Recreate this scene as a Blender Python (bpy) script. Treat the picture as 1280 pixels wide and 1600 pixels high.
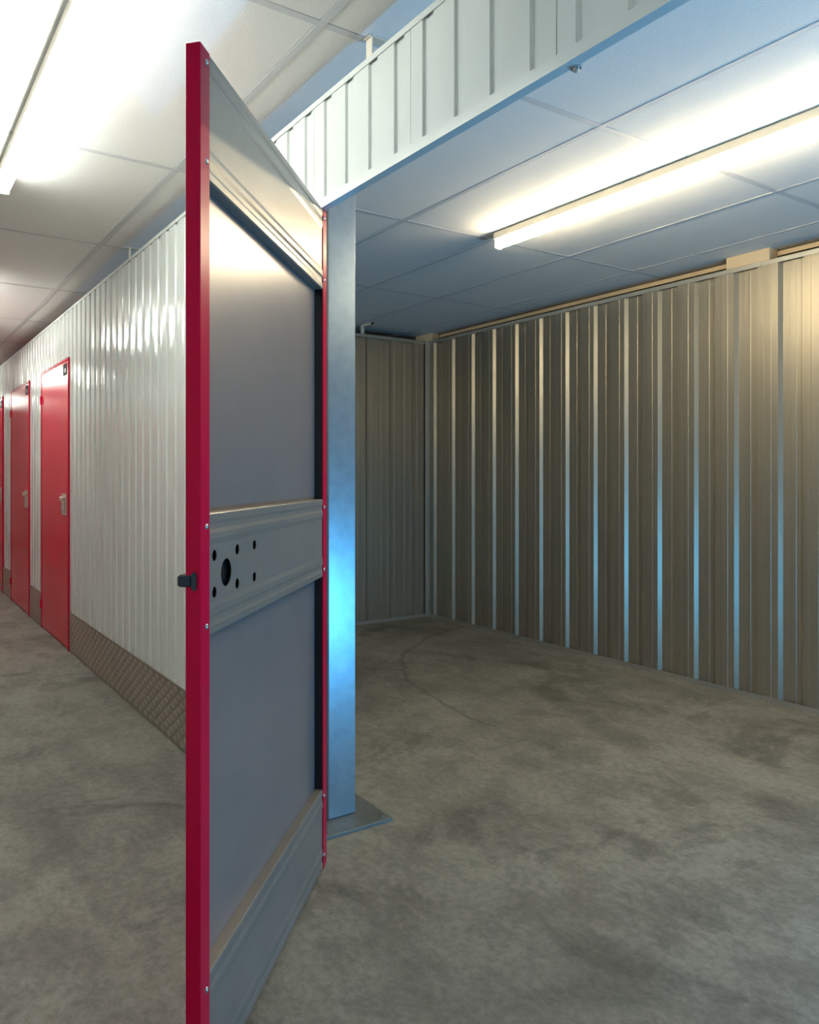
import bpy, math, random
from math import sin, cos, pi, radians
from mathutils import Vector, Matrix
from mathutils.geometry import tessellate_polygon
random.seed(4)
for o in list(bpy.data.objects):
    bpy.data.objects.remove(o)
SC = bpy.context.scene
COL = SC.collection

# ------------------------------------------------------------ camera
YAW = 0.5541
FOC = 1173.1
cam_d = bpy.data.cameras.new('camera')
cam = bpy.data.objects.new('camera', cam_d)
COL.objects.link(cam)
cam.location = (0, 0, 1.2789)
cam.rotation_euler = (pi/2, 0, pi/2 - YAW)
cam_d.sensor_fit = 'VERTICAL'
cam_d.sensor_height = 36
cam_d.sensor_width = 28.8
cam_d.lens = FOC/1600*36
cam_d.shift_x = (640-522.83)/1600
cam_d.shift_y = -(800-742.91)/1600
cam_d.clip_start = 0.01
SC.camera = cam

# ------------------------------------------------------------ world, exposure
W = bpy.data.worlds.new('world')
SC.world = W
W.use_nodes = True
W.node_tree.nodes['Background'].inputs[0].default_value = (0.5, 0.6, 0.8, 1)
W.node_tree.nodes['Background'].inputs[1].default_value = 0.004
SC.view_settings.view_transform = 'Standard'
SC.view_settings.look = 'None'
SC.view_settings.gamma = 1
SC.view_settings.use_curve_mapping = False
SC.view_settings.exposure = 0.55

# light levels
TUBE_CORRIDOR = 31.0      # emission of the corridor tubes (cool white)
TUBE_UNIT = 46.0          # emission of the tube in the unit (warm white)
# small blue-white lamp that stands on the unit floor, right of the frame
ld = bpy.data.lights.new('floor_lamp_light', 'AREA')
ld.shape = 'DISK'
ld.size = 0.06
ld.energy = 37
ld.color = (0.09, 0.50, 1.0)
lo = bpy.data.objects.new('floor_lamp_light', ld)
COL.objects.link(lo)
lo.location = (0.36, 2.78, 0.28)
lo.rotation_euler = Vector((-0.66, -0.40, 0.62)).to_track_quat('-Z', 'Y').to_euler()

D = 1.2338        # corridor face of the partition wall
WT = 2.4936       # top of the partitions
ZB = 2.1375       # underside of door header
ZC = 2.5636       # ceiling
YB = 4.3096       # back wall of the unit
XL = -5.3487      # left wall of the unit
XR = 0.95         # right wall of the unit (outside the frame)
YO = -0.42        # opposite side of the corridor

# ------------------------------------------------------------ materials
def nodes(name):
    m = bpy.data.materials.new(name)
    m.use_nodes = True
    nt = m.node_tree
    return m, nt, nt.nodes['Principled BSDF']

def N(nt, t, **kw):
    n = nt.nodes.new(t)
    for k, v in kw.items():
        if k.startswith('i_'):
            key = k[2:]
            key = int(key) if key.isdigit() else key.replace('_', ' ')
            n.inputs[key].default_value = v
        else:
            setattr(n, k, v)
    return n

def simple(name, col, rough=0.5, metal=0.0, coat=0.0, spec=None):
    m, nt, b = nodes(name)
    b.inputs['Base Color'].default_value = (*col, 1)
    b.inputs['Roughness'].default_value = rough
    b.inputs['Metallic'].default_value = metal
    b.inputs['Coat Weight'].default_value = coat
    if spec is not None:
        b.inputs['Specular IOR Level'].default_value = spec
    return m, nt, b

def mottled(name, c0, c1, rough, metal, scale=(1, 1, 1), nscale=8.0, bump=0.0, bscale=None, coat=0.0, aniso=0.0, detail=4):
    m, nt, b = nodes(name)
    tc = N(nt, 'ShaderNodeTexCoord')
    mp = N(nt, 'ShaderNodeMapping')
    mp.inputs['Scale'].default_value = scale
    nt.links.new(tc.outputs['Object'], mp.inputs[0])
    nz = N(nt, 'ShaderNodeTexNoise', i_Scale=nscale, i_Detail=detail, i_Roughness=0.6)
    nt.links.new(mp.outputs[0], nz.inputs['Vector'])
    cr = N(nt, 'ShaderNodeValToRGB')
    cr.color_ramp.elements[0].color = (*c0, 1)
    cr.color_ramp.elements[0].position = 0.3
    cr.color_ramp.elements[1].color = (*c1, 1)
    cr.color_ramp.elements[1].position = 0.7
    nt.links.new(nz.outputs['Fac'], cr.inputs[0])
    nt.links.new(cr.outputs[0], b.inputs['Base Color'])
    b.inputs['Roughness'].default_value = rough
    b.inputs['Metallic'].default_value = metal
    b.inputs['Coat Weight'].default_value = coat
    b.inputs['Anisotropic'].default_value = aniso
    if bump:
        mp2 = N(nt, 'ShaderNodeMapping')
        mp2.inputs['Scale'].default_value = bscale or (1, 1, 1)
        nt.links.new(tc.outputs['Object'], mp2.inputs[0])
        n2 = N(nt, 'ShaderNodeTexNoise', i_Scale=1.0, i_Detail=2.0)
        nt.links.new(mp2.outputs[0], n2.inputs['Vector'])
        bp = N(nt, 'ShaderNodeBump', i_Strength=1.0, i_Distance=bump)
        nt.links.new(n2.outputs['Fac'], bp.inputs['Height'])
        nt.links.new(bp.outputs[0], b.inputs['Normal'])
    return m, nt, b

M = {}
M['white'] = mottled('white_coated_steel', (0.63, 0.66, 0.64), (0.68, 0.71, 0.69), 0.16, 0.0,
                     nscale=3, bump=0.009, bscale=(7, 7, 3.2))[0]
M['white_trim'] = simple('white_trim_steel', (0.66, 0.69, 0.67), 0.22)[0]
M['red'], _nt, _b = mottled('red_door_paint', (0.58, 0.0, 0.026), (0.64, 0.0, 0.034), 0.2, 0.0, nscale=2,
                   bump=0.0004, bscale=(2.5, 2.5, 1.6))
_b.inputs['Specular IOR Level'].default_value = 0.28
M['red_plain'] = simple('red_stile_paint', (0.56, 0.0, 0.042), 0.3, spec=0.15)[0]
M['galv'] = mottled('galvanised_liner', (0.385, 0.35, 0.275), (0.445, 0.41, 0.335), 0.40, 0.75,
                    scale=(16, 16, 0.02), nscale=3, bump=0.0006, bscale=(60, 60, 0.12))[0]
M['galv_trim'] = simple('galvanised_trim', (0.50, 0.49, 0.44), 0.42, 0.7)[0]
M['skin'] = mottled('door_back_skin', (0.29, 0.265, 0.265), (0.32, 0.295, 0.295), 0.30, 0.50, nscale=4)[0]
M['rail'] = mottled('door_rail_steel', (0.27, 0.24, 0.21), (0.30, 0.27, 0.24), 0.35, 0.4, nscale=5)[0]
M['post'] = mottled('post_zinc_blue_lit', (0.27, 0.33, 0.37), (0.33, 0.40, 0.45), 0.33, 0.6, nscale=22, detail=6)[0]  # zinc, with the blue lamp light tinted into its base colour
M['kick'] = mottled('tread_plate_alu', (0.23, 0.20, 0.16), (0.28, 0.245, 0.20), 0.5, 0.3, nscale=5)[0]
M['kick_hi'] = mottled('tread_diamond_alu', (0.34, 0.30, 0.25), (0.42, 0.37, 0.31), 0.42, 0.35, nscale=5)[0]
M['tbar'] = simple('grid_white_paint', (0.60, 0.61, 0.63), 0.5)[0]
M['plate'] = mottled('base_plate_zinc', (0.16, 0.18, 0.18), (0.23, 0.25, 0.25), 0.5, 0.6, nscale=12)[0]
M['black'] = simple('black_plastic_and_shade', (0.008, 0.008, 0.01), 0.25)[0]
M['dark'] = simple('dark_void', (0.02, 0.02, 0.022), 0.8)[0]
M['steel'] = simple('stainless_steel', (0.58, 0.54, 0.48), 0.38, 0.7)[0]
M['screw'] = simple('screw_zinc', (0.6, 0.6, 0.62), 0.25, 1.0)[0]
M['sign'] = simple('sign_grey', (0.045, 0.04, 0.055), 0.75, spec=0.1)[0]
M['signtext'] = simple('sign_white', (0.75, 0.75, 0.78), 0.7)[0]
M['batten'] = simple('batten_white', (0.72, 0.68, 0.58), 0.45)[0]
M['tan'] = simple('cream_board', (0.62, 0.50, 0.34), 0.6)[0]
M['bracket'] = simple('cream_bracket', (0.70, 0.64, 0.54), 0.5)[0]

# ceiling tile: fine fissured mineral board
m, nt, b = nodes('ceiling_tile_board')
tc = N(nt, 'ShaderNodeTexCoord')
nz = N(nt, 'ShaderNodeTexNoise', i_Scale=220.0, i_Detail=3.0, i_Roughness=0.7)
nt.links.new(tc.outputs['Object'], nz.inputs['Vector'])
cr = N(nt, 'ShaderNodeValToRGB')
cr.color_ramp.elements[0].color = (0.76, 0.75, 0.73, 1); cr.color_ramp.elements[0].position = 0.35
cr.color_ramp.elements[1].color = (0.86, 0.85, 0.83, 1); cr.color_ramp.elements[1].position = 0.6
nt.links.new(nz.outputs['Fac'], cr.inputs[0])
nt.links.new(cr.outputs[0], b.inputs['Base Color'])
bp = N(nt, 'ShaderNodeBump', i_Strength=0.5, i_Distance=0.002)
nt.links.new(nz.outputs['Fac'], bp.inputs['Height'])
nt.links.new(bp.outputs[0], b.inputs['Normal'])
b.inputs['Roughness'].default_value = 0.85
M['tile'] = m

# concrete floor
m, nt, b = nodes('power_floated_concrete')
tc = N(nt, 'ShaderNodeTexCoord')
def noise(scale, detail, rough, sc=(1, 1, 1), dist=0.0):
    mp = N(nt, 'ShaderNodeMapping'); mp.inputs['Scale'].default_value = sc
    nt.links.new(tc.outputs['Object'], mp.inputs[0])
    n = N(nt, 'ShaderNodeTexNoise', i_Scale=scale, i_Detail=detail, i_Roughness=rough, i_Distortion=dist)
    nt.links.new(mp.outputs[0], n.inputs['Vector'])
    return n
def ramp(src, p0, c0, p1, c1):
    r = N(nt, 'ShaderNodeValToRGB')
    r.color_ramp.elements[0].position = p0; r.color_ramp.elements[0].color = (*c0, 1)
    r.color_ramp.elements[1].position = p1; r.color_ramp.elements[1].color = (*c1, 1)
    nt.links.new(src.outputs['Fac'], r.inputs[0])
    return r
def mul(a, c, f=1.0):
    x = N(nt, 'ShaderNodeMix', data_type='RGBA', blend_type='MULTIPLY')
    x.inputs[0].default_value = f
    nt.links.new(a, x.inputs[6]); nt.links.new(c, x.inputs[7])
    return x.outputs[2]
big = ramp(noise(0.9, 4, 0.6, (1, 1.2, 1), 0.3), 0.40, (0.200, 0.194, 0.170), 0.60, (0.262, 0.255, 0.224))
med = ramp(noise(3.6, 14, 0.74, (1, 1.25, 1), 0.25), 0.40, (0.66, 0.66, 0.66), 0.56, (1.08, 1.08, 1.08))
fin = ramp(noise(34, 8, 0.8), 0.40, (0.72, 0.72, 0.71), 0.58, (1.12, 1.12, 1.12))
c = mul(big.outputs[0], med.outputs[0], 0.8)
c = mul(c, fin.outputs[0], 0.75)
blot = ramp(noise(1.5, 12, 0.72, (1.25, 1, 1), 0.5), 0.38, (0.55, 0.54, 0.55), 0.47, (1, 1, 1))
c = mul(c, blot.outputs[0], 0.8)
# trowel and scuff marks with their own places on the slab
wob = noise(2.5, 6, 0.7)
def spot(x, y, rx, ry, rot, dark, ring=None, width=0.0, soft=0.5):
    """elliptical stain, or an arc when ring is given"""
    global c
    mp = N(nt, 'ShaderNodeMapping', vector_type='TEXTURE')
    mp.inputs['Location'].default_value = (x, y, 0)
    mp.inputs['Rotation'].default_value = (0, 0, rot)
    mp.inputs['Scale'].default_value = (rx, ry, 1)
    nt.links.new(tc.outputs['Object'], mp.inputs[0])
    ln = N(nt, 'ShaderNodeVectorMath', operation='LENGTH')
    nt.links.new(mp.outputs[0], ln.inputs[0])
    ad = N(nt, 'ShaderNodeMath', operation='MULTIPLY_ADD')
    nt.links.new(wob.outputs['Fac'], ad.inputs[0])
    ad.inputs[1].default_value = 1.6 if ring is None else 0.12
    nt.links.new(ln.outputs['Value'], ad.inputs[2])
    mr = N(nt, 'ShaderNodeMapRange', clamp=True)
    if ring is None:
        nt.links.new(ad.outputs[0], mr.inputs[0])
        mr.inputs[1].default_value = 1.1; mr.inputs[2].default_value = 1.1+soft
        mr.inputs[3].default_value = dark; mr.inputs[4].default_value = 1.0
    else:
        sb = N(nt, 'ShaderNodeMath', operation='SUBTRACT'); nt.links.new(ad.outputs[0], sb.inputs[0]); sb.inputs[1].default_value = ring+0.06
        ab = N(nt, 'ShaderNodeMath', operation='ABSOLUTE'); nt.links.new(sb.outputs[0], ab.inputs[0])
        nt.links.new(ab.outputs[0], mr.inputs[0])
        mr.inputs[1].default_value = 0.0; mr.inputs[2].default_value = width
        mr.inputs[3].default_value = dark; mr.inputs[4].default_value = 1.0
        # keep only one side of the circle
        sx = N(nt, 'ShaderNodeSeparateXYZ'); nt.links.new(mp.outputs[0], sx.inputs[0])
        gt = N(nt, 'ShaderNodeMapRange', clamp=True); nt.links.new(sx.outputs[0], gt.inputs[0])
        gt.inputs[1].default_value = -0.1; gt.inputs[2].default_value = 0.1
        gt.inputs[3].default_value = 0.0; gt.inputs[4].default_value = 1.0
        mx = N(nt, 'ShaderNodeMath', operation='MAXIMUM'); nt.links.new(mr.outputs[0], mx.inputs[0]); nt.links.new(gt.outputs[0], mx.inputs[1])
        mr = mx
    x_ = N(nt, 'ShaderNodeMix', data_type='RGBA', blend_type='MULTIPLY'); x_.inputs[0].default_value = 1
    nt.links.new(c, x_.inputs[6]); nt.links.new(mr.outputs[0], x_.inputs[7])
    c = x_.outputs[2]
spot(-3.05, 3.40, 0.34, 0.15, -0.25, 0.55)
spot(-2.50, 3.15, 0.42, 0.16, -0.3, 0.72)
spot(-1.30, 1.68, 0.20, 0.13, 0.5, 0.68)
spot(-1.24, 1.55, 0.28, 0.12, 1.2, 0.76)
spot(-1.50, 2.95, 0.30, 0.14, -0.4, 0.70)
spot(-2.75, 0.55, 0.45, 0.20, 0.2, 0.74)
spot(-2.10, 0.40, 0.30, 0.16, 0.6, 0.78)
spot(-3.60, 0.80, 0.40, 0.12, 0.1, 0.80)
spot(-4.05, 2.55, 0.35, 0.18, 0.3, 0.78)
spot(-2.95, 4.60, 1.9, 1.9, 0.0, 0.62, ring=1.0, width=0.012)
nt.links.new(c, b.inputs['Base Color'])
rr = N(nt, 'ShaderNodeMapRange', i_3=0.50, i_4=0.75)
nt.links.new(med.outputs[0], rr.inputs[0]); nt.links.new(rr.outputs[0], b.inputs['Roughness'])
bp = N(nt, 'ShaderNodeBump', i_Strength=0.35, i_Distance=0.003)
nt.links.new(noise(45, 5, 0.7).outputs['Fac'], bp.inputs['Height'])
nt.links.new(bp.outputs[0], b.inputs['Normal'])
M['floor'] = m

def emit(name, col, s):
    m, nt, b = nodes(name)
    b.inputs['Base Color'].default_value = (0.8, 0.8, 0.8, 1)
    b.inputs['Emission Color'].default_value = (*col, 1)
    b.inputs['Emission Strength'].default_value = s
    return m
M['tube_cool'] = emit('tube_glow_cool', (0.95, 1.0, 0.91), TUBE_CORRIDOR)
M['tube_warm'] = emit('tube_glow_warm', (1.0, 0.84, 0.55), TUBE_UNIT)

# ------------------------------------------------------------ mesh helpers
class MB:
    def __init__(s):
        s.v = []; s.f = []
    def box(s, x0, x1, y0, y1, z0, z1):
        n = len(s.v)
        s.v += [(x, y, z) for z in (z0, z1) for x, y in ((x0, y0), (x1, y0), (x1, y1), (x0, y1))]
        s.f += [tuple(n+i for i in q) for q in ((3, 2, 1, 0), (4, 5, 6, 7), (0, 1, 5, 4), (1, 2, 6, 5), (2, 3, 7, 6), (3, 0, 4, 7))]
        return s
    def bbox(s, x0, x1, y0, y1, z0, z1, c):
        """box with its vertical edges chamfered by c (octagon prism, capped with chamfer)"""
        def ring(z, i):
            a, b_, p, q = x0+i, x1-i, y0+i, y1-i
            return [(a+c, p, z), (b_-c, p, z), (b_, p+c, z), (b_, q-c, z), (b_-c, q, z), (a+c, q, z), (a, q-c, z), (a, p+c, z)]
        n = len(s.v)
        s.v += ring(z0, c) + ring(z0+c, 0) + ring(z1-c, 0) + ring(z1, c)
        for k in range(3):
            for i in range(8):
                j = (i+1) % 8
                s.f.append((n+8*k+i, n+8*k+j, n+8*k+8+j, n+8*k+8+i))
        s.f.append(tuple(n+7-i for i in range(8)))
        s.f.append(tuple(n+24+i for i in range(8)))
        return s
    def cyl(s, p, axis, r, h, seg=16, r2=None):
        """solid cylinder from point p along axis"""
        a = Vector(axis).normalized()
        u = a.orthogonal().normalized(); w = a.cross(u)
        r2 = r if r2 is None else r2
        n = len(s.v); p = Vector(p)
        for k, (rr, hh) in enumerate(((r, 0), (r2, h))):
            for i in range(seg):
                t = 2*pi*i/seg
                s.v.append(tuple(p + a*hh + (u*cos(t)+w*sin(t))*rr))
        for i in range(seg):
            j = (i+1) % seg
            s.f.append((n+i, n+j, n+seg+j, n+seg+i))
        s.f.append(tuple(n+seg-1-i for i in range(seg)))
        s.f.append(tuple(n+seg+i for i in range(seg)))
        return s
    def dome(s, p, axis, r, h, seg=12, rings=4):
        a = Vector(axis).normalized()
        u = a.orthogonal().normalized(); w = a.cross(u)
        n = len(s.v); p = Vector(p)
        for k in range(rings):
            t = (pi/2)*k/rings
            for i in range(seg):
                q = 2*pi*i/seg
                s.v.append(tuple(p + a*h*sin(t) + (u*cos(q)+w*sin(q))*r*cos(t)))
        s.v.append(tuple(p+a*h))
        for k in range(rings-1):
            for i in range(seg):
                j = (i+1) % seg
                s.f.append((n+seg*k+i, n+seg*k+j, n+seg*(k+1)+j, n+seg*(k+1)+i))
        for i in range(seg):
            s.f.append((n+seg*(rings-1)+i, n+seg*(rings-1)+(i+1) % seg, n+seg*rings))
        return s
    def strip(s, pts, z0, z1, flip=False):
        """vertical sheet through plan points"""
        n = len(s.v)
        for z in (z0, z1):
            s.v += [(x, y, z) for x, y in pts]
        k = len(pts)
        for i in range(k-1):
            q = (n+i, n+i+1, n+k+i+1, n+k+i)
            s.f.append(q[::-1] if flip else q)
        return s
    def sheet(s, pts, z0, z1, th):
        """sheet with thickness; th is a plan offset vector (dx, dy) to the back face"""
        n = len(s.v); k = len(pts)
        for (ox, oy) in ((0, 0), th):
            for z in (z0, z1):
                s.v += [(x+ox, y+oy, z) for x, y in pts]
        for i in range(k-1):
            s.f.append((n+i, n+i+1, n+k+i+1, n+k+i))
            s.f.append((n+2*k+i, n+3*k+i, n+3*k+i+1, n+2*k+i+1))
            s.f.append((n+k+i, n+k+i+1, n+3*k+i+1, n+3*k+i))
            s.f.append((n+i, n+2*k+i, n+2*k+i+1, n+i+1))
        s.f.append((n, n+k, n+3*k, n+2*k))
        s.f.append((n+k-1, n+3*k-1, n+4*k-1, n+2*k-1))
        return s
    def build(s, name, mat, parent=None, smooth=False):
        me = bpy.data.meshes.new(name)
        me.from_pydata(s.v, [], s.f)
        me.materials.append(M[mat])
        me.update()
        if smooth:
            for p in me.polygons: p.use_smooth = True
        o = bpy.data.objects.new(name, me)
        COL.objects.link(o)
        if parent: o.parent = parent
        return o

def tag(o, label=None, cat=None, group=None, kind=None):
    if label: o['label'] = label
    if cat: o['category'] = cat
    if group: o['group'] = group
    if kind: o['kind'] = kind
    return o

def empty(name, loc=(0, 0, 0), rz=0.0):
    o = bpy.data.objects.new(name, None)
    o.empty_display_size = 0.1
    o.location = loc; o.rotation_euler = (0, 0, rz)
    COL.objects.link(o)
    return o

def inst(o, parent, loc=None):
    c = o.copy(); COL.objects.link(c)
    if parent: c.parent = parent
    if loc is not None: c.location = loc
    return c

# ------------------------------------------------------------ floor and ceiling
fl = MB().box(-17, 5, -1.4, 6.2, -0.12, 0.0).build('floor', 'floor')
tag(fl, 'bare grey power-floated concrete floor running through corridor and open unit', 'floor', kind='structure')

ceil = empty('ceiling', (0, 0, ZC))
tag(ceil, 'white suspended ceiling of large rectangular mineral tiles in a metal grid', 'ceiling', kind='structure')
GX0, GY0 = -1.838, 1.0945
GXI = range(-2, 9)      # columns going to -X
GYI = range(-3, 6)
TW, TD = 1.2-0.024, 0.6-0.024
tile_me = None
yedges = [GY0+0.6*j for j in GYI]
for i in GXI:
    for j in GYI:
        x1 = GX0-1.2*i; y0 = GY0+0.6*j
        if y0 < -0.8 or y0 > 4.3: continue
        d = 0.6
        if y0+0.6 > 4.6: d = 4.62-y0
        x0w = TW; dw = d-0.024
        if tile_me is None and d == 0.6:
            t = MB()
            # tegular tile: face board flush with the bar plus wider upper board
            t.bbox(-x0w/2, x0w/2, -dw/2, dw/2, 0.0, 0.016, 0.0025)
            t.box(-x0w/2-0.008, x0w/2+0.008, -dw/2-0.008, dw/2+0.008, 0.0155, 0.022)
            tile_o = t.build('ceiling_tile', 'tile', ceil)
            tile_me = tile_o
            tile_o.location = (x1-0.6, y0+0.3, 0.0015)
            continue
        if d == 0.6:
            o = inst(tile_me, ceil, (x1-0.6, y0+0.3, 0.0015+random.uniform(-0.0006, 0.0006)))
        else:
            t = MB().bbox(-x0w/2, x0w/2, -dw/2, dw/2, 0.0, 0.016, 0.0025)
            t.box(-x0w/2-0.008, x0w/2+0.008, -dw/2-0.008, dw/2+0.008, 0.0155, 0.022)
            t.build('ceiling_tile', 'tile', ceil).location = (x1-0.6, y0+d/2, 0)
XA = GX0-1.2*9; XZ = GX0+1.2*2
for j in GYI:
    y = GY0+0.6*j
    if y < -0.8 or y > 4.65: continue
    w = 0.0118
    b_ = MB().box(XA, XZ, y-w, y+w, 0.0, 0.003)
    b_.box(XA, XZ, y-0.001, y+0.001, 0.003, 0.03)
    b_.build('grid_bar', 'tbar', ceil)
for i in list(GXI)+[9]:
    x = GX0-1.2*i
    b_ = MB().box(x-0.0118, x+0.0118, -0.8, 4.62, 0.0004, 0.0034)
    b_.box(x-0.001, x+0.001, -0.8, 4.62, 0.0034, 0.03)
    b_.build('grid_bar', 'tbar', ceil)
MB().box(-17, 5, -1.4, 6.2, 0.05, 0.15).build('slab', 'dark', ceil)

# ------------------------------------------------------------ corridor cladding profile
RP = 0.1257; RX0 = -0.9263; SH = 0.503; SJ = -2.108
DEP = 0.008
def front_profile(xa, xb):
    """plan points of the white sheet between xa<xb (x increasing) at the corridor face"""
    pts = []
    def y_at(x):
        r = (x-RX0) % RP          # 0 at the left edge of a groove
        if r < 0.004: return D + DEP*r/0.004
        if r < 0.040: return D + DEP
        if r < 0.046: return D + DEP*(0.046-r)/0.006
        return D
    ks = []
    k0 = math.floor((xa-RX0)/RP)-1
    k1 = math.ceil((xb-RX0)/RP)+1
    for k in range(k0, k1):
        bx = RX0+k*RP
        ks += [bx, bx+0.004, bx+0.040, bx+0.046]
    xs = [xa]+[x for x in ks if xa+1e-4 < x < xb-1e-4]+[xb]
    return [(x, y_at(x)) for x in xs]

def clad_front(parent, xa, xb, z0, z1, mirror=False):
    js = []
    k = math.floor((xa-SJ)/SH)
    x = SJ+k*SH
    edges = [xa]
    while x < xb-0.02:
        if x > xa+0.02: edges.append(x)
        x += SH
    edges.append(xb)
    for a, b_ in zip(edges[:-1], edges[1:]):
        pts = front_profile(a+0.0008, b_-0.0008)
        dy = random.uniform(-0.0004, 0.0004)
        pts = [(x, y+dy) for x, y in pts]
        if mirror:
            pts = [(x, YO-(y-D)) for x, y in reversed(pts)]
            MB().sheet(pts, z0, z1, (0, -0.0012)).build('cladding_sheet', 'white', parent)
        else:
            MB().sheet(pts, z0, z1, (0, 0.0012)).build('cladding_sheet', 'white', parent)

wf = empty('wall_front')
tag(wf, 'white ribbed steel partition along the corridor with tread plate kick strip', 'wall', kind='structure')
XJ = -2.12
doors = [(-6.69, -5.65), (-8.29, -7.24), (-9.89, -8.84), (-11.49, -10.44)]
full = [(-5.65, XJ), (-7.24, -6.69), (-8.84, -8.29), (-10.44, -9.89), (-16.5, -11.49), (0.045, 4.8)]
KH = 0.292
for a, b_ in full:
    clad_front(wf, a, b_, 0.0 if b_ > 0 else 0.27, WT-0.004)
for a, b_ in doors:
    clad_front(wf, a, b_, ZB+0.012, WT-0.004)
# header cladding above the open doorway
clad_front(wf, XJ, 0.045, ZB+0.004, WT-0.004)
# core boards behind the sheets
for a, b_ in full:
    MB().box(a, b_, D+0.016, D+0.0266, 0, WT-0.002).build('liner_board', 'galv_trim', wf)
for a, b_ in doors:
    MB().box(a, b_, D+0.0346, D+0.045, 0, WT-0.002).build('liner_board', 'galv_trim', wf)
MB().box(XJ, 0.045, D+0.016, D+0.0262, ZB+0.004, WT-0.002).build('liner_board', 'galv_trim', wf)
# top trim in lengths, bottom trim of the header
x = -16.5; L = 2.515
while x < 4.8:
    x2 = min(x+L, 4.8)
    t = MB().box(x+0.001, x2-0.001, D-0.0035, D-0.0015, 2.4755, WT)
    t.box(x+0.001, x2-0.001, D-0.0015, D+0.030, WT-0.002, WT)
    t.build('top_trim', 'white_trim', wf)
    x = x2
t = MB().box(XJ, 0.045, D-0.0022, D-0.0007, ZB, ZB+0.029)
t.box(XJ, 0.045, D-0.0007, D+0.0266, ZB, ZB+0.003)
t.build('header_trim', 'white_trim', wf)
# jambs of the open doorway
MB().box(XJ-0.03, XJ, D+0.0136, D+0.046, 0, ZB).build('door_jamb', 'white_trim', wf)
MB().box(0.0, 0.045, D-0.002, D+0.046, 0, ZB).build('door_jamb', 'white_trim', wf)
# ball catch under the header
c_ = MB().cyl((-1.075, 1.262, ZB-0.004), (0, 0, 1), 0.011, 0.012, 14)
co = c_.build('catch_collar', 'screw', wf)
MB().dome((-1.075, 1.262, ZB-0.004), (0, 0, -1), 0.008, 0.008, 12).build('catch_ball', 'steel', co)

# kick strip: embossed tread plate
def kick(a, b_):
    MB().box(a+0.001, b_-0.001, D-0.004, D-0.001, 0.004, KH).build('kick_plate', 'kick', wf)
    q = MB()
    px, pz = 0.045, 0.058
    i0 = int(math.ceil((a+0.02)/px)); i1 = int(math.floor((b_-0.02)/px))
    for i in range(i0, i1+1):
        x = i*px
        z = 0.03 + (pz/2 if i % 2 else 0)
        while z < KH-0.008:
            hw, hh = 0.034, 0.0235
            top = min(z+hh, KH-0.004); bot = max(z-hh, 0.008)
            n = len(q.v); y = D-0.0041; t = 0.0022
            xa_, xb_ = max(x-hw, a+0.003), min(x+hw, b_-0.003)
            q.v += [(xa_, y, z), (x, y, bot), (xb_, y, z), (x, y, top),
                    (x-hw*0.45, y-t, z), (x, y-t, z-(z-bot)*0.5), (x+hw*0.45, y-t, z), (x, y-t, z+(top-z)*0.5)]
            for k in range(4):
                j = (k+1) % 4
                q.f.append((n+k, n+j, n+4+j, n+4+k))
            q.f.append((n+4, n+5, n+6, n+7))
            z += pz
    o = q.build('tread_pattern', 'kick_hi', wf)
    o['kind'] = 'stuff'
for a, b_ in full[:5]:
    if a > -12: kick(a, b_)
kick(-14.5, -11.49)

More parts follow.
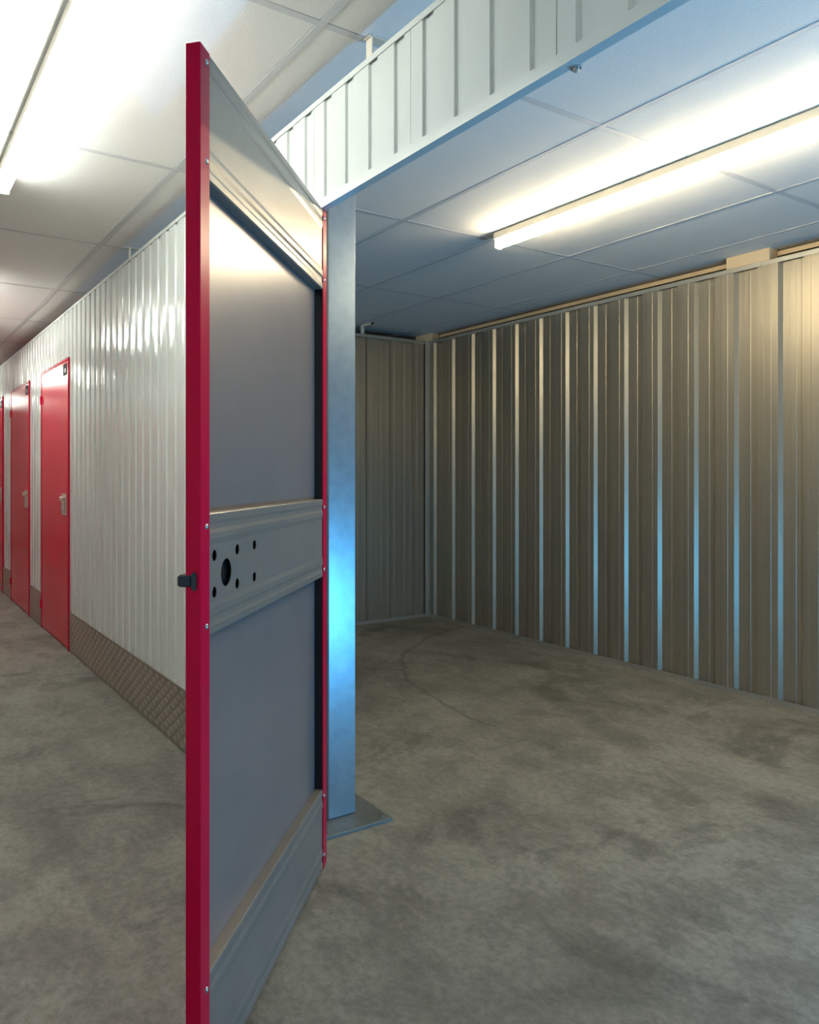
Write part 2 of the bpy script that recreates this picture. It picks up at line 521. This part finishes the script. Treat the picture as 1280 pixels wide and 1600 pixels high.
# ------------------------------------------------------------ closed doors down the corridor
lab = ['red steel door with grey number plate, closed, nearest of the closed corridor doors',
       'red steel door, closed, second of the closed doors down the corridor',
       'red steel door cut by the left edge of the photo',
       'red steel door, closed, farthest down the corridor beyond the left edge']
def closed_door(idx, a, b_, y=D, flip=1, parts=True):
    e = empty('door_%d' % (idx+2), (b_, y, 0))
    tag(e, lab[idx] if idx < 4 else 'red steel door across the corridor behind the camera', 'door', kind='structure')
    w = b_-a
    s = flip
    def bx(x0, x1, y0, y1, z0, z1, c=0.0):
        m_ = MB()
        ya, yb = sorted((y0*s, y1*s))
        if c: m_.bbox(x0, x1, ya, yb, z0, z1, c)
        else: m_.box(x0, x1, ya, yb, z0, z1)
        return m_
    # leaf sits nearly flush, frame round it
    bx(-w+0.028, -0.012, -0.006, 0.03, 0.016, ZB-0.014, 0.0022).build('leaf', 'red', e)
    f = bx(-w, -w+0.020, -0.009, 0.028, 0.0, ZB)
    for q in (bx(-0.009, 0.0, -0.012, 0.028, 0.0, ZB), bx(-w+0.020, -0.009, -0.007, 0.028, ZB-0.010, ZB),
              bx(-w+0.020, -0.009, 0.004, 0.028, 0.0, 0.012)):
        n = len(f.v); f.v += q.v; f.f += [tuple(n+i for i in p) for p in q.f]
    f.build('frame', 'red_plain', e)
    for z0 in (1.875, 0.165):
        h = MB().cyl((-w+0.010, -0.012*s, z0), (0, 0, 1), 0.006, 0.07, 12)
        n = len(h.v)
        q = bx(-w+0.004, -w+0.030, -0.010, -0.006, z0+0.006, z0+0.064)
        h.v += q.v; h.f += [tuple(n+i for i in p) for p in q.f]
        h.build('hinge', 'red_plain', e)
    # latch housing: stainless back plate, hood and slide with keeper
    L_ = bx(-0.225, -0.065, -0.012, -0.006, 0.985, 1.140, 0.0015).build('lock_plate', 'steel', e)
    h = bx(-0.205, -0.085, -0.032, -0.010, 1.090, 1.120, 0.004).build('lock_hood', 'steel', L_)
    bx(-0.120, -0.086, -0.026, -0.010, 1.000, 1.090, 0.003).build('lock_case', 'steel', L_)
    q = MB().cyl((-0.165, -0.024*s, 1.045), (0, s, 0), 0.024, 0.014, 14)
    q.build('lock_cylinder', 'steel', L_)
    q = bx(-0.170, -0.160, -0.028, -0.022, 1.006, 1.080, 0.002).build('lock_slide', 'screw', L_)
    sg = bx(-0.185, -0.060, -0.008, -0.006, 2.020, 2.105).build('number_plate', 'sign', e)
    q = MB()
    for x0 in (-0.140, -0.112):
        qq = bx(x0, x0+0.018, -0.0085, -0.008, 2.040, 2.072)
        n = len(q.v); q.v += qq.v; q.f += [tuple(n+i for i in p) for p in qq.f]
    q.build('number_print', 'signtext', sg)
for i, (a, b_) in enumerate(doors):
    closed_door(i, a, b_)

# ------------------------------------------------------------ opposite corridor wall (behind the camera)
wo = empty('wall_opposite')
tag(wo, 'white ribbed steel partition on the camera side of the corridor', 'wall', kind='structure')
odoors = [(-7.1, -6.08), (-8.7, -7.68), (-10.3, -9.28), (-11.9, -10.88)]
segs = []
x = 4.8
for a, b_ in odoors:
    segs.append((b_, x)); x = a
segs.append((-16.5, x))
for a, b_ in segs:
    clad_front(wo, a, b_, 0.0, WT, mirror=True)
for a, b_ in odoors:
    clad_front(wo, a, b_, ZB+0.012, WT, mirror=True)
MB().box(-16.5, 4.8, YO-0.06, YO-0.045, 0, WT).build('liner_board', 'galv_trim', wo)
for i, (a, b_) in enumerate(odoors):
    closed_door(10+i, a, b_, YO, -1)
for nm, x in (('wall_far', -16.55), ('wall_near', 4.85)):
    w_ = MB().box(x-0.03, x+0.03, -1.4, 6.2, 0, ZC+0.05).build(nm, 'white_trim')
    tag(w_, 'plain white wall closing the corridor beyond the frame', 'wall', kind='structure')

# ------------------------------------------------------------ galvanised liner walls of the unit
LP = 0.2509
def liner_profile(t0, t1, off):
    """(t, depth) pairs; a recess runs from off+k*LP"""
    segs_ = [(0.0, 0.0), (0.017, 0.021), (0.048, 0.021), (0.050, 0.0195), (0.086, 0.0195), (0.088, 0.021),
             (0.130, 0.021), (0.137, 0.0), (0.172, 0.0), (0.174, -0.0016), (0.212, -0.0016), (0.214, 0.0)]
    out = []
    k0 = math.floor((t0-off)/LP)-1; k1 = math.ceil((t1-off)/LP)+1
    allp = []
    for k in range(k0, k1+1):
        allp += [(off+k*LP+t, d) for t, d in segs_]
    def dep(t):
        for (a, da), (b_, db) in zip(allp[:-1], allp[1:]):
            if a <= t <= b_: return da+(db-da)*(t-a)/max(1e-9, b_-a)
        return 0
    return [(t0, dep(t0))]+[(t, d) for t, d in allp if t0 < t < t1]+[(t1, dep(t1))]

def liner_wall(name, label, axis, pos, sgn, t0, t1, off, joint0):
    """axis 'x': wall runs in x at y=pos, recess goes sgn*depth"""
    w = empty(name)
    tag(w, label, 'wall', kind='structure')
    e = [t0]
    x = joint0
    while x > t0: x -= 2*LP
    x += 2*LP
    while x < t1-0.05:
        if x > t0+0.05: e.append(x)
        x += 2*LP
    e.append(t1)
    for a, b_ in zip(e[:-1], e[1:]):
        p = liner_profile(a+0.0006, b_-0.0006, off)
        # gentle bow of each sheet
        jit = random.uniform(-0.0008, 0.0008)
        if axis == 'x': pts = [(t, pos+sgn*(d+jit)) for t, d in p]; th = (0, sgn*0.001)
        else: pts = [(pos+sgn*(d+jit), t) for t, d in p]; th = (sgn*0.001, 0)
        MB().sheet(pts, 0.006, WT-0.004, th).build('liner_sheet', 'galv', w)
    s0, s1 = sorted((pos+sgn*0.026, pos+sgn*0.032))
    if axis == 'x': MB().box(t0, t1, s0, s1, 0, WT).build('backing_board', 'galv_trim', w)
    else: MB().box(s0, s1, t0, t1, 0, WT).build('backing_board', 'galv_trim', w)
    x = t0; L = 3.0
    while x < t1:
        x2 = min(x+L, t1)
        for z0, z1, nm in ((WT-0.026, WT, 'top_channel'), (0.0, 0.030, 'bottom_channel')):
            f0, f1 = sorted((pos-sgn*0.0045, pos-sgn*0.0025))
            g0, g1 = sorted((pos-sgn*0.0025, pos+sgn*0.032))
            zz = (z1-0.0015, z1) if nm == 'top_channel' else (z0, z0+0.0015)
            q = MB()
            if axis == 'x':
                q.box(x, x2-0.002, f0, f1, z0, z1); q.box(x, x2-0.002, g0, g1, *zz)
            else:
                q.box(f0, f1, x, x2-0.002, z0, z1); q.box(g0, g1, x, x2-0.002, *zz)
            q.build(nm, 'galv_trim', w)
        x = x2
    return w
wb = liner_wall('wall_back', 'long galvanised ribbed steel wall at the back of the open unit', 'x', YB, 1, XL, XR, -2.2603, -2.5+0.355)
wl = liner_wall('wall_left', 'short galvanised ribbed steel wall at the far left end of the unit', 'y', XL, -1, D+0.03, YB, 3.641-0.137, 3.641-0.05)
wr = liner_wall('wall_right', 'galvanised ribbed steel side wall right of the frame', 'y', XR, 1, D+0.03, YB, 3.641, 3.641-0.05)
# corner angle in the left back corner
t = MB().box(XL, XL+0.035, YB-0.006, YB-0.0045, 0.03, WT-0.026)
t.box(XL+0.0045, XL+0.006, YB-0.040, YB-0.006, 0.03, WT-0.026)
t.build('corner_angle', 'galv_trim', wb)

# beam and packing blocks seen in the gap above the back wall
bm_ = MB().box(-5.9, 1.5, 4.40, 4.46, 2.530, 2.556).build('trim_1', 'tan')
tag(bm_, 'tan timber batten running in the gap above the back wall', 'batten', kind='structure')
MB().box(-5.9, 1.5, 4.56, 4.60, 0, ZC+0.04).build('void_sheet_back', 'dark')  # added dark sheet, gives the unlit void past the back wall
bpy.data.objects['void_sheet_back']['label'] = 'added dark sheet standing in for the unlit void behind the gap above the back wall'
bpy.data.objects['void_sheet_back']['category'] = 'void backing'
bpy.data.objects['void_sheet_back']['kind'] = 'structure'
MB().box(-6.6, -6.55, 1.30, 4.6, 0, ZC+0.04).build('void_sheet_left', 'dark')  # same for the short wall: dark sheet added where only void is
bpy.data.objects['void_sheet_left']['label'] = 'added dark sheet standing in for the unlit void behind the gap above the short wall'
bpy.data.objects['void_sheet_left']['category'] = 'void backing'
bpy.data.objects['void_sheet_left']['kind'] = 'structure'
for x0, x1, s in ((-2.5586, -2.3059, 'cream packing block on the back wall top, right of the unit light'),
                  (-5.53, -5.300, 'cream packing block on the wall top in the far corner of the unit')):
    o = MB().bbox(x0, x1, YB-0.002, YB+0.085, WT, ZC, 0.003).build('packing_block', 'tan')
    tag(o, s, 'block', 'packing blocks above the unit walls')

# small L brackets from partition top to ceiling
def bracket(x, y, label, w=0.03, arm=0.09, ax='y'):
    e = empty('ceiling_bracket', (x, y, WT))
    tag(e, label, 'bracket', 'ceiling brackets on the partitions')
    H_ = ZC-WT
    if ax == 'y':
        MB().box(-w/2, w/2, -0.0015, 0.0015, 0, H_-0.003).build('upright', 'bracket', e)
        MB().box(-w/2, w/2, -arm*0.1, arm, H_-0.0045, H_-0.0015).build('foot', 'bracket', e)
    else:
        MB().box(-0.0015, 0.0015, -w/2, w/2, 0, H_-0.012).build('upright', 'bracket', e)
        MB().box(0, arm, -w/2, w/2, H_-0.016, H_-0.001).build('arm', 'bracket', e)
        MB().cyl((arm, 0, H_-0.009), (1, 0, 0), 0.008, 0.02, 10).build('arm_tip', 'black', e)
bracket(-1.818, D+0.012, 'white upright bracket on the header cladding top, above the door opening')
bracket(-4.21, D+0.012, 'cream upright bracket on the corridor partition top, left of the open door')
bracket(XL+0.010, 3.585, 'cream bracket with black tip on the short wall top, beside the post', 0.035, 0.14, 'x')

# ------------------------------------------------------------ steel post
ps = empty('steel_post', (-2.417, 1.491, 0))
tag(ps, 'square galvanised steel post with bolted base plate behind the open door', 'post')
MB().bbox(-0.061, 0.061, -0.061, 0.061, 0.012, ZC-0.001, 0.004).build('column', 'post', ps)
bp_ = MB().bbox(-0.165, 0.167, -0.150, 0.1555, 0.0, 0.012, 0.001).build('base_plate', 'plate', ps)
for sx, sy in ((0.135, 0.125), (0.135, -0.12), (-0.135, 0.125), (-0.135, -0.12)):
    q = MB().cyl((sx, sy, 0.012), (0, 0, 1), 0.012, 0.002, 16)
    q.cyl((sx, sy, 0.014), (0, 0, 1), 0.008, 0.005, 6)
    q.build('bolt', 'screw', bp_)

# ------------------------------------------------------------ the open door
dd = Vector((0.7012, -0.7130))
od = empty('door_1', (-2.0719, 1.2374, 0), math.atan2(dd.y, dd.x))
tag(od, 'tall red-edged steel door standing open in the foreground, grey inner side with rails', 'door', kind='structure')
TH = 0.032
X0, X1 = -0.050, 0.9576
S0, S1 = -0.005, 0.910
ZL, ZT = 0.012, 2.1375
# outer skin and inner view of it
MB().box(X0+0.002, X1-0.002, -TH, -TH+0.0015, ZL, ZT).build('outer_skin', 'red', od)
MB().box(S0-0.02, S1+0.02, -TH+0.0016, -TH+0.0035, ZL+0.01, ZT-0.01).build('inner_skin', 'skin', od)
# free stile: closed channel, red, with small step on its end face
st = MB().bbox(S1, X1, -TH, 0.0, ZL, ZT, 0.0016)
st.build('stile', 'red_plain', od)
# hinge stile: flange face + web + dark inside
st = MB().box(X0, S0, -0.0015, 0.0, ZL, ZT)
st.box(X0, X0+0.0015, -TH, -0.0015, ZL, ZT)
st.box(S0-0.0015, S0, -TH+0.004, -0.0015, ZL, ZT)
st.build('stile', 'red_plain', od)
# black strip that paints the shade on the hinge stile web
MB().box(S0, S0+0.0012, -TH+0.004, -0.003, ZL, ZT).build('shade_strip', 'black', od)
# rails: formed profile 0.26 high (z, y) from the bottom edge up
def rail(z0, z1, holes=()):
    h = z1-z0
    prof = [(0.0, -TH+0.004), (0.0, -0.0035), (0.003, -0.001), (0.017, -0.001), (0.024, -0.0028), (0.034, -0.0028),
            (0.042, -0.0006), (0.054, -0.0006), (0.066, -0.0028)]
    up = [(h-z, y) for z, y in reversed(prof)]
    pr = prof+up
    m_ = MB()
    n0 = len(prof)-1
    xs = (S0+0.002, S1-0.0005)
    for x in xs: m_.v += [(x, y, z0+z) for z, y in pr]
    k = len(pr)
    for i in range(k-1):
        if i == n0 and holes: continue
        m_.f.append((i, k+i, k+i+1, i+1))
    o_f = m_
    if holes:
        ya = prof[-1][1]
        outer = [(xs[0], z0+prof[-1][0]), (xs[1], z0+prof[-1][0]), (xs[1], z0+up[0][0]), (xs[0], z0+up[0][0])]
        polys = [[Vector((a, b_, 0)) for a, b_ in outer]]
        for hx, hz, hr in holes:
            polys.append([Vector((hx+hr*cos(-2*pi*i/28), hz+hr*sin(-2*pi*i/28), 0)) for i in range(28)])
        flat = [p for q in polys for p in q]
        n = len(m_.v)
        m_.v += [(p.x, ya, p.y) for p in flat]
        for tri in tessellate_polygon(polys):
            m_.f.append(tuple(n+i for i in tri))
        # turned-in rims
        for q in polys[1:]:
            n = len(m_.v)
            m_.v += [(p.x, ya, p.y) for p in q]+[(p.x, ya-0.002, p.y) for p in q]
            for i in range(28):
                j = (i+1) % 28
                m_.f.append((n+i, n+j, n+28+j, n+28+i))
    return m_
r = rail(ZT-0.2585, ZT-0.0005).build('top_rail', 'rail', od)
holes = [(hx, hz, 0.0118) for hx in (0.879, 0.7485, 0.635) for hz in (1.1128, 1.0363)] + [(0.8143, 1.0700, 0.030)]
r = rail(0.9518, 1.2022, holes).build('middle_rail', 'rail', od)
# lock case inside the rail, seen through the large hole
MB().bbox(0.60, 0.905, -TH+0.004, -0.012, 1.015, 1.135, 0.001).build('lock_case', 'black', r)
q = MB().cyl((0.845, -0.012, 1.072), (0, 1, 0), 0.012, 0.004, 18)
q.build('lock_barrel', 'steel', r)
rail(ZL+0.002, 0.2675).build('bottom_rail', 'rail', od)
# screws along both stiles
for z in (2.112, 1.912, 1.176, 0.974, 0.242, 0.05):
    for x in (0.926, -0.020):
        q = MB().dome((x, 0.0, z), (0, 1, 0), 0.0065, 0.0035, 12, 3)
        q.build('screw', 'screw', od, True)
# latch: black bolt guide in the end face and protruding handle body on the outer side
q = MB()
seg = 20
pr = []
for i in range(seg):
    t = 2*pi*i/seg
    cy_ = 0.010 if sin(t) > 0 else -0.010
    pr.append((-0.0125+0.0058*cos(t), 1.069+cy_+0.0085*sin(t)))
n = 0
for x in (X1+0.0, X1+0.004): q.v += [(x, y, z) for y, z in pr]
for i in range(seg):
    j = (i+1) % seg
    q.f.append((i, j, seg+j, seg+i))
q.f.append(tuple(seg+i for i in range(seg)))
lt = q.build('latch_guide', 'black', od)
MB().bbox(X1-0.030, X1+0.003, -0.049, -TH+0.014, 1.057, 1.081, 0.003).build('latch_knob', 'black', lt)
# outer lock plate (faces away from the camera)
o = MB().bbox(0.74, 0.88, -TH-0.006, -TH, 0.995, 1.145, 0.0015).build('lock_plate', 'steel', od)
MB().bbox(0.76, 0.86, -TH-0.030, -TH-0.006, 1.085, 1.115, 0.004).build('lock_hood', 'steel', o)
MB().cyl((0.81, -TH-0.028, 1.048), (0, 1, 0), 0.022, 0.022, 14).build('lock_cylinder', 'steel', o)
# hinges on the hinge edge
for z in (1.90, 1.06, 0.20):
    q = MB().cyl((X0-0.004, -TH-0.004, z), (0, 0, 1), 0.006, 0.085, 12)
    q.build('hinge', 'red_plain', od)

# ------------------------------------------------------------ fluorescent battens
def batten(x0, x1, y, label, tube, group):
    e = empty('batten_light', ((x0+x1)/2, y, ZC))
    tag(e, label, 'light', group)
    h = (x1-x0)/2
    MB().bbox(-h, h, -0.030, 0.030, -0.040, -0.0015, 0.004).build('housing', 'batten', e)
    t = MB().cyl((-h+0.012, 0, -0.061), (1, 0, 0), 0.0245, 2*h-0.024, 24)
    t.build('tube', tube, e, False)
    for s in (-1, 1):
        q = MB().bbox(s*h-0.012*(s > 0)-0.000, s*h+0.012*(s < 0), -0.024, 0.024, -0.086, -0.038, 0.003)
        q.build('end_cap', 'batten', e)
    return e
batten(-2.935, -0.535, 2.832, 'lit warm fluorescent batten on the ceiling of the open unit', 'tube_warm', None)
batten(-3.470, -1.66, 0.484, 'lit cool white fluorescent batten above the corridor, top left', 'tube_cool', 'battens above the corridor')
BL = ('cool white fluorescent batten next along the corridor, beside the cream bracket',
      'cool white fluorescent batten above the nearest closed red doors',
      'cool white fluorescent batten at the far end of the corridor',
      'cool white fluorescent batten behind the camera end of the corridor')
for k, (a, b_) in enumerate(((-7.07, -5.27), (-10.67, -8.87), (-14.27, -12.47), (0.13, 1.93))):
    batten(a, b_, 0.484, BL[k], 'tube_cool', 'battens above the corridor')
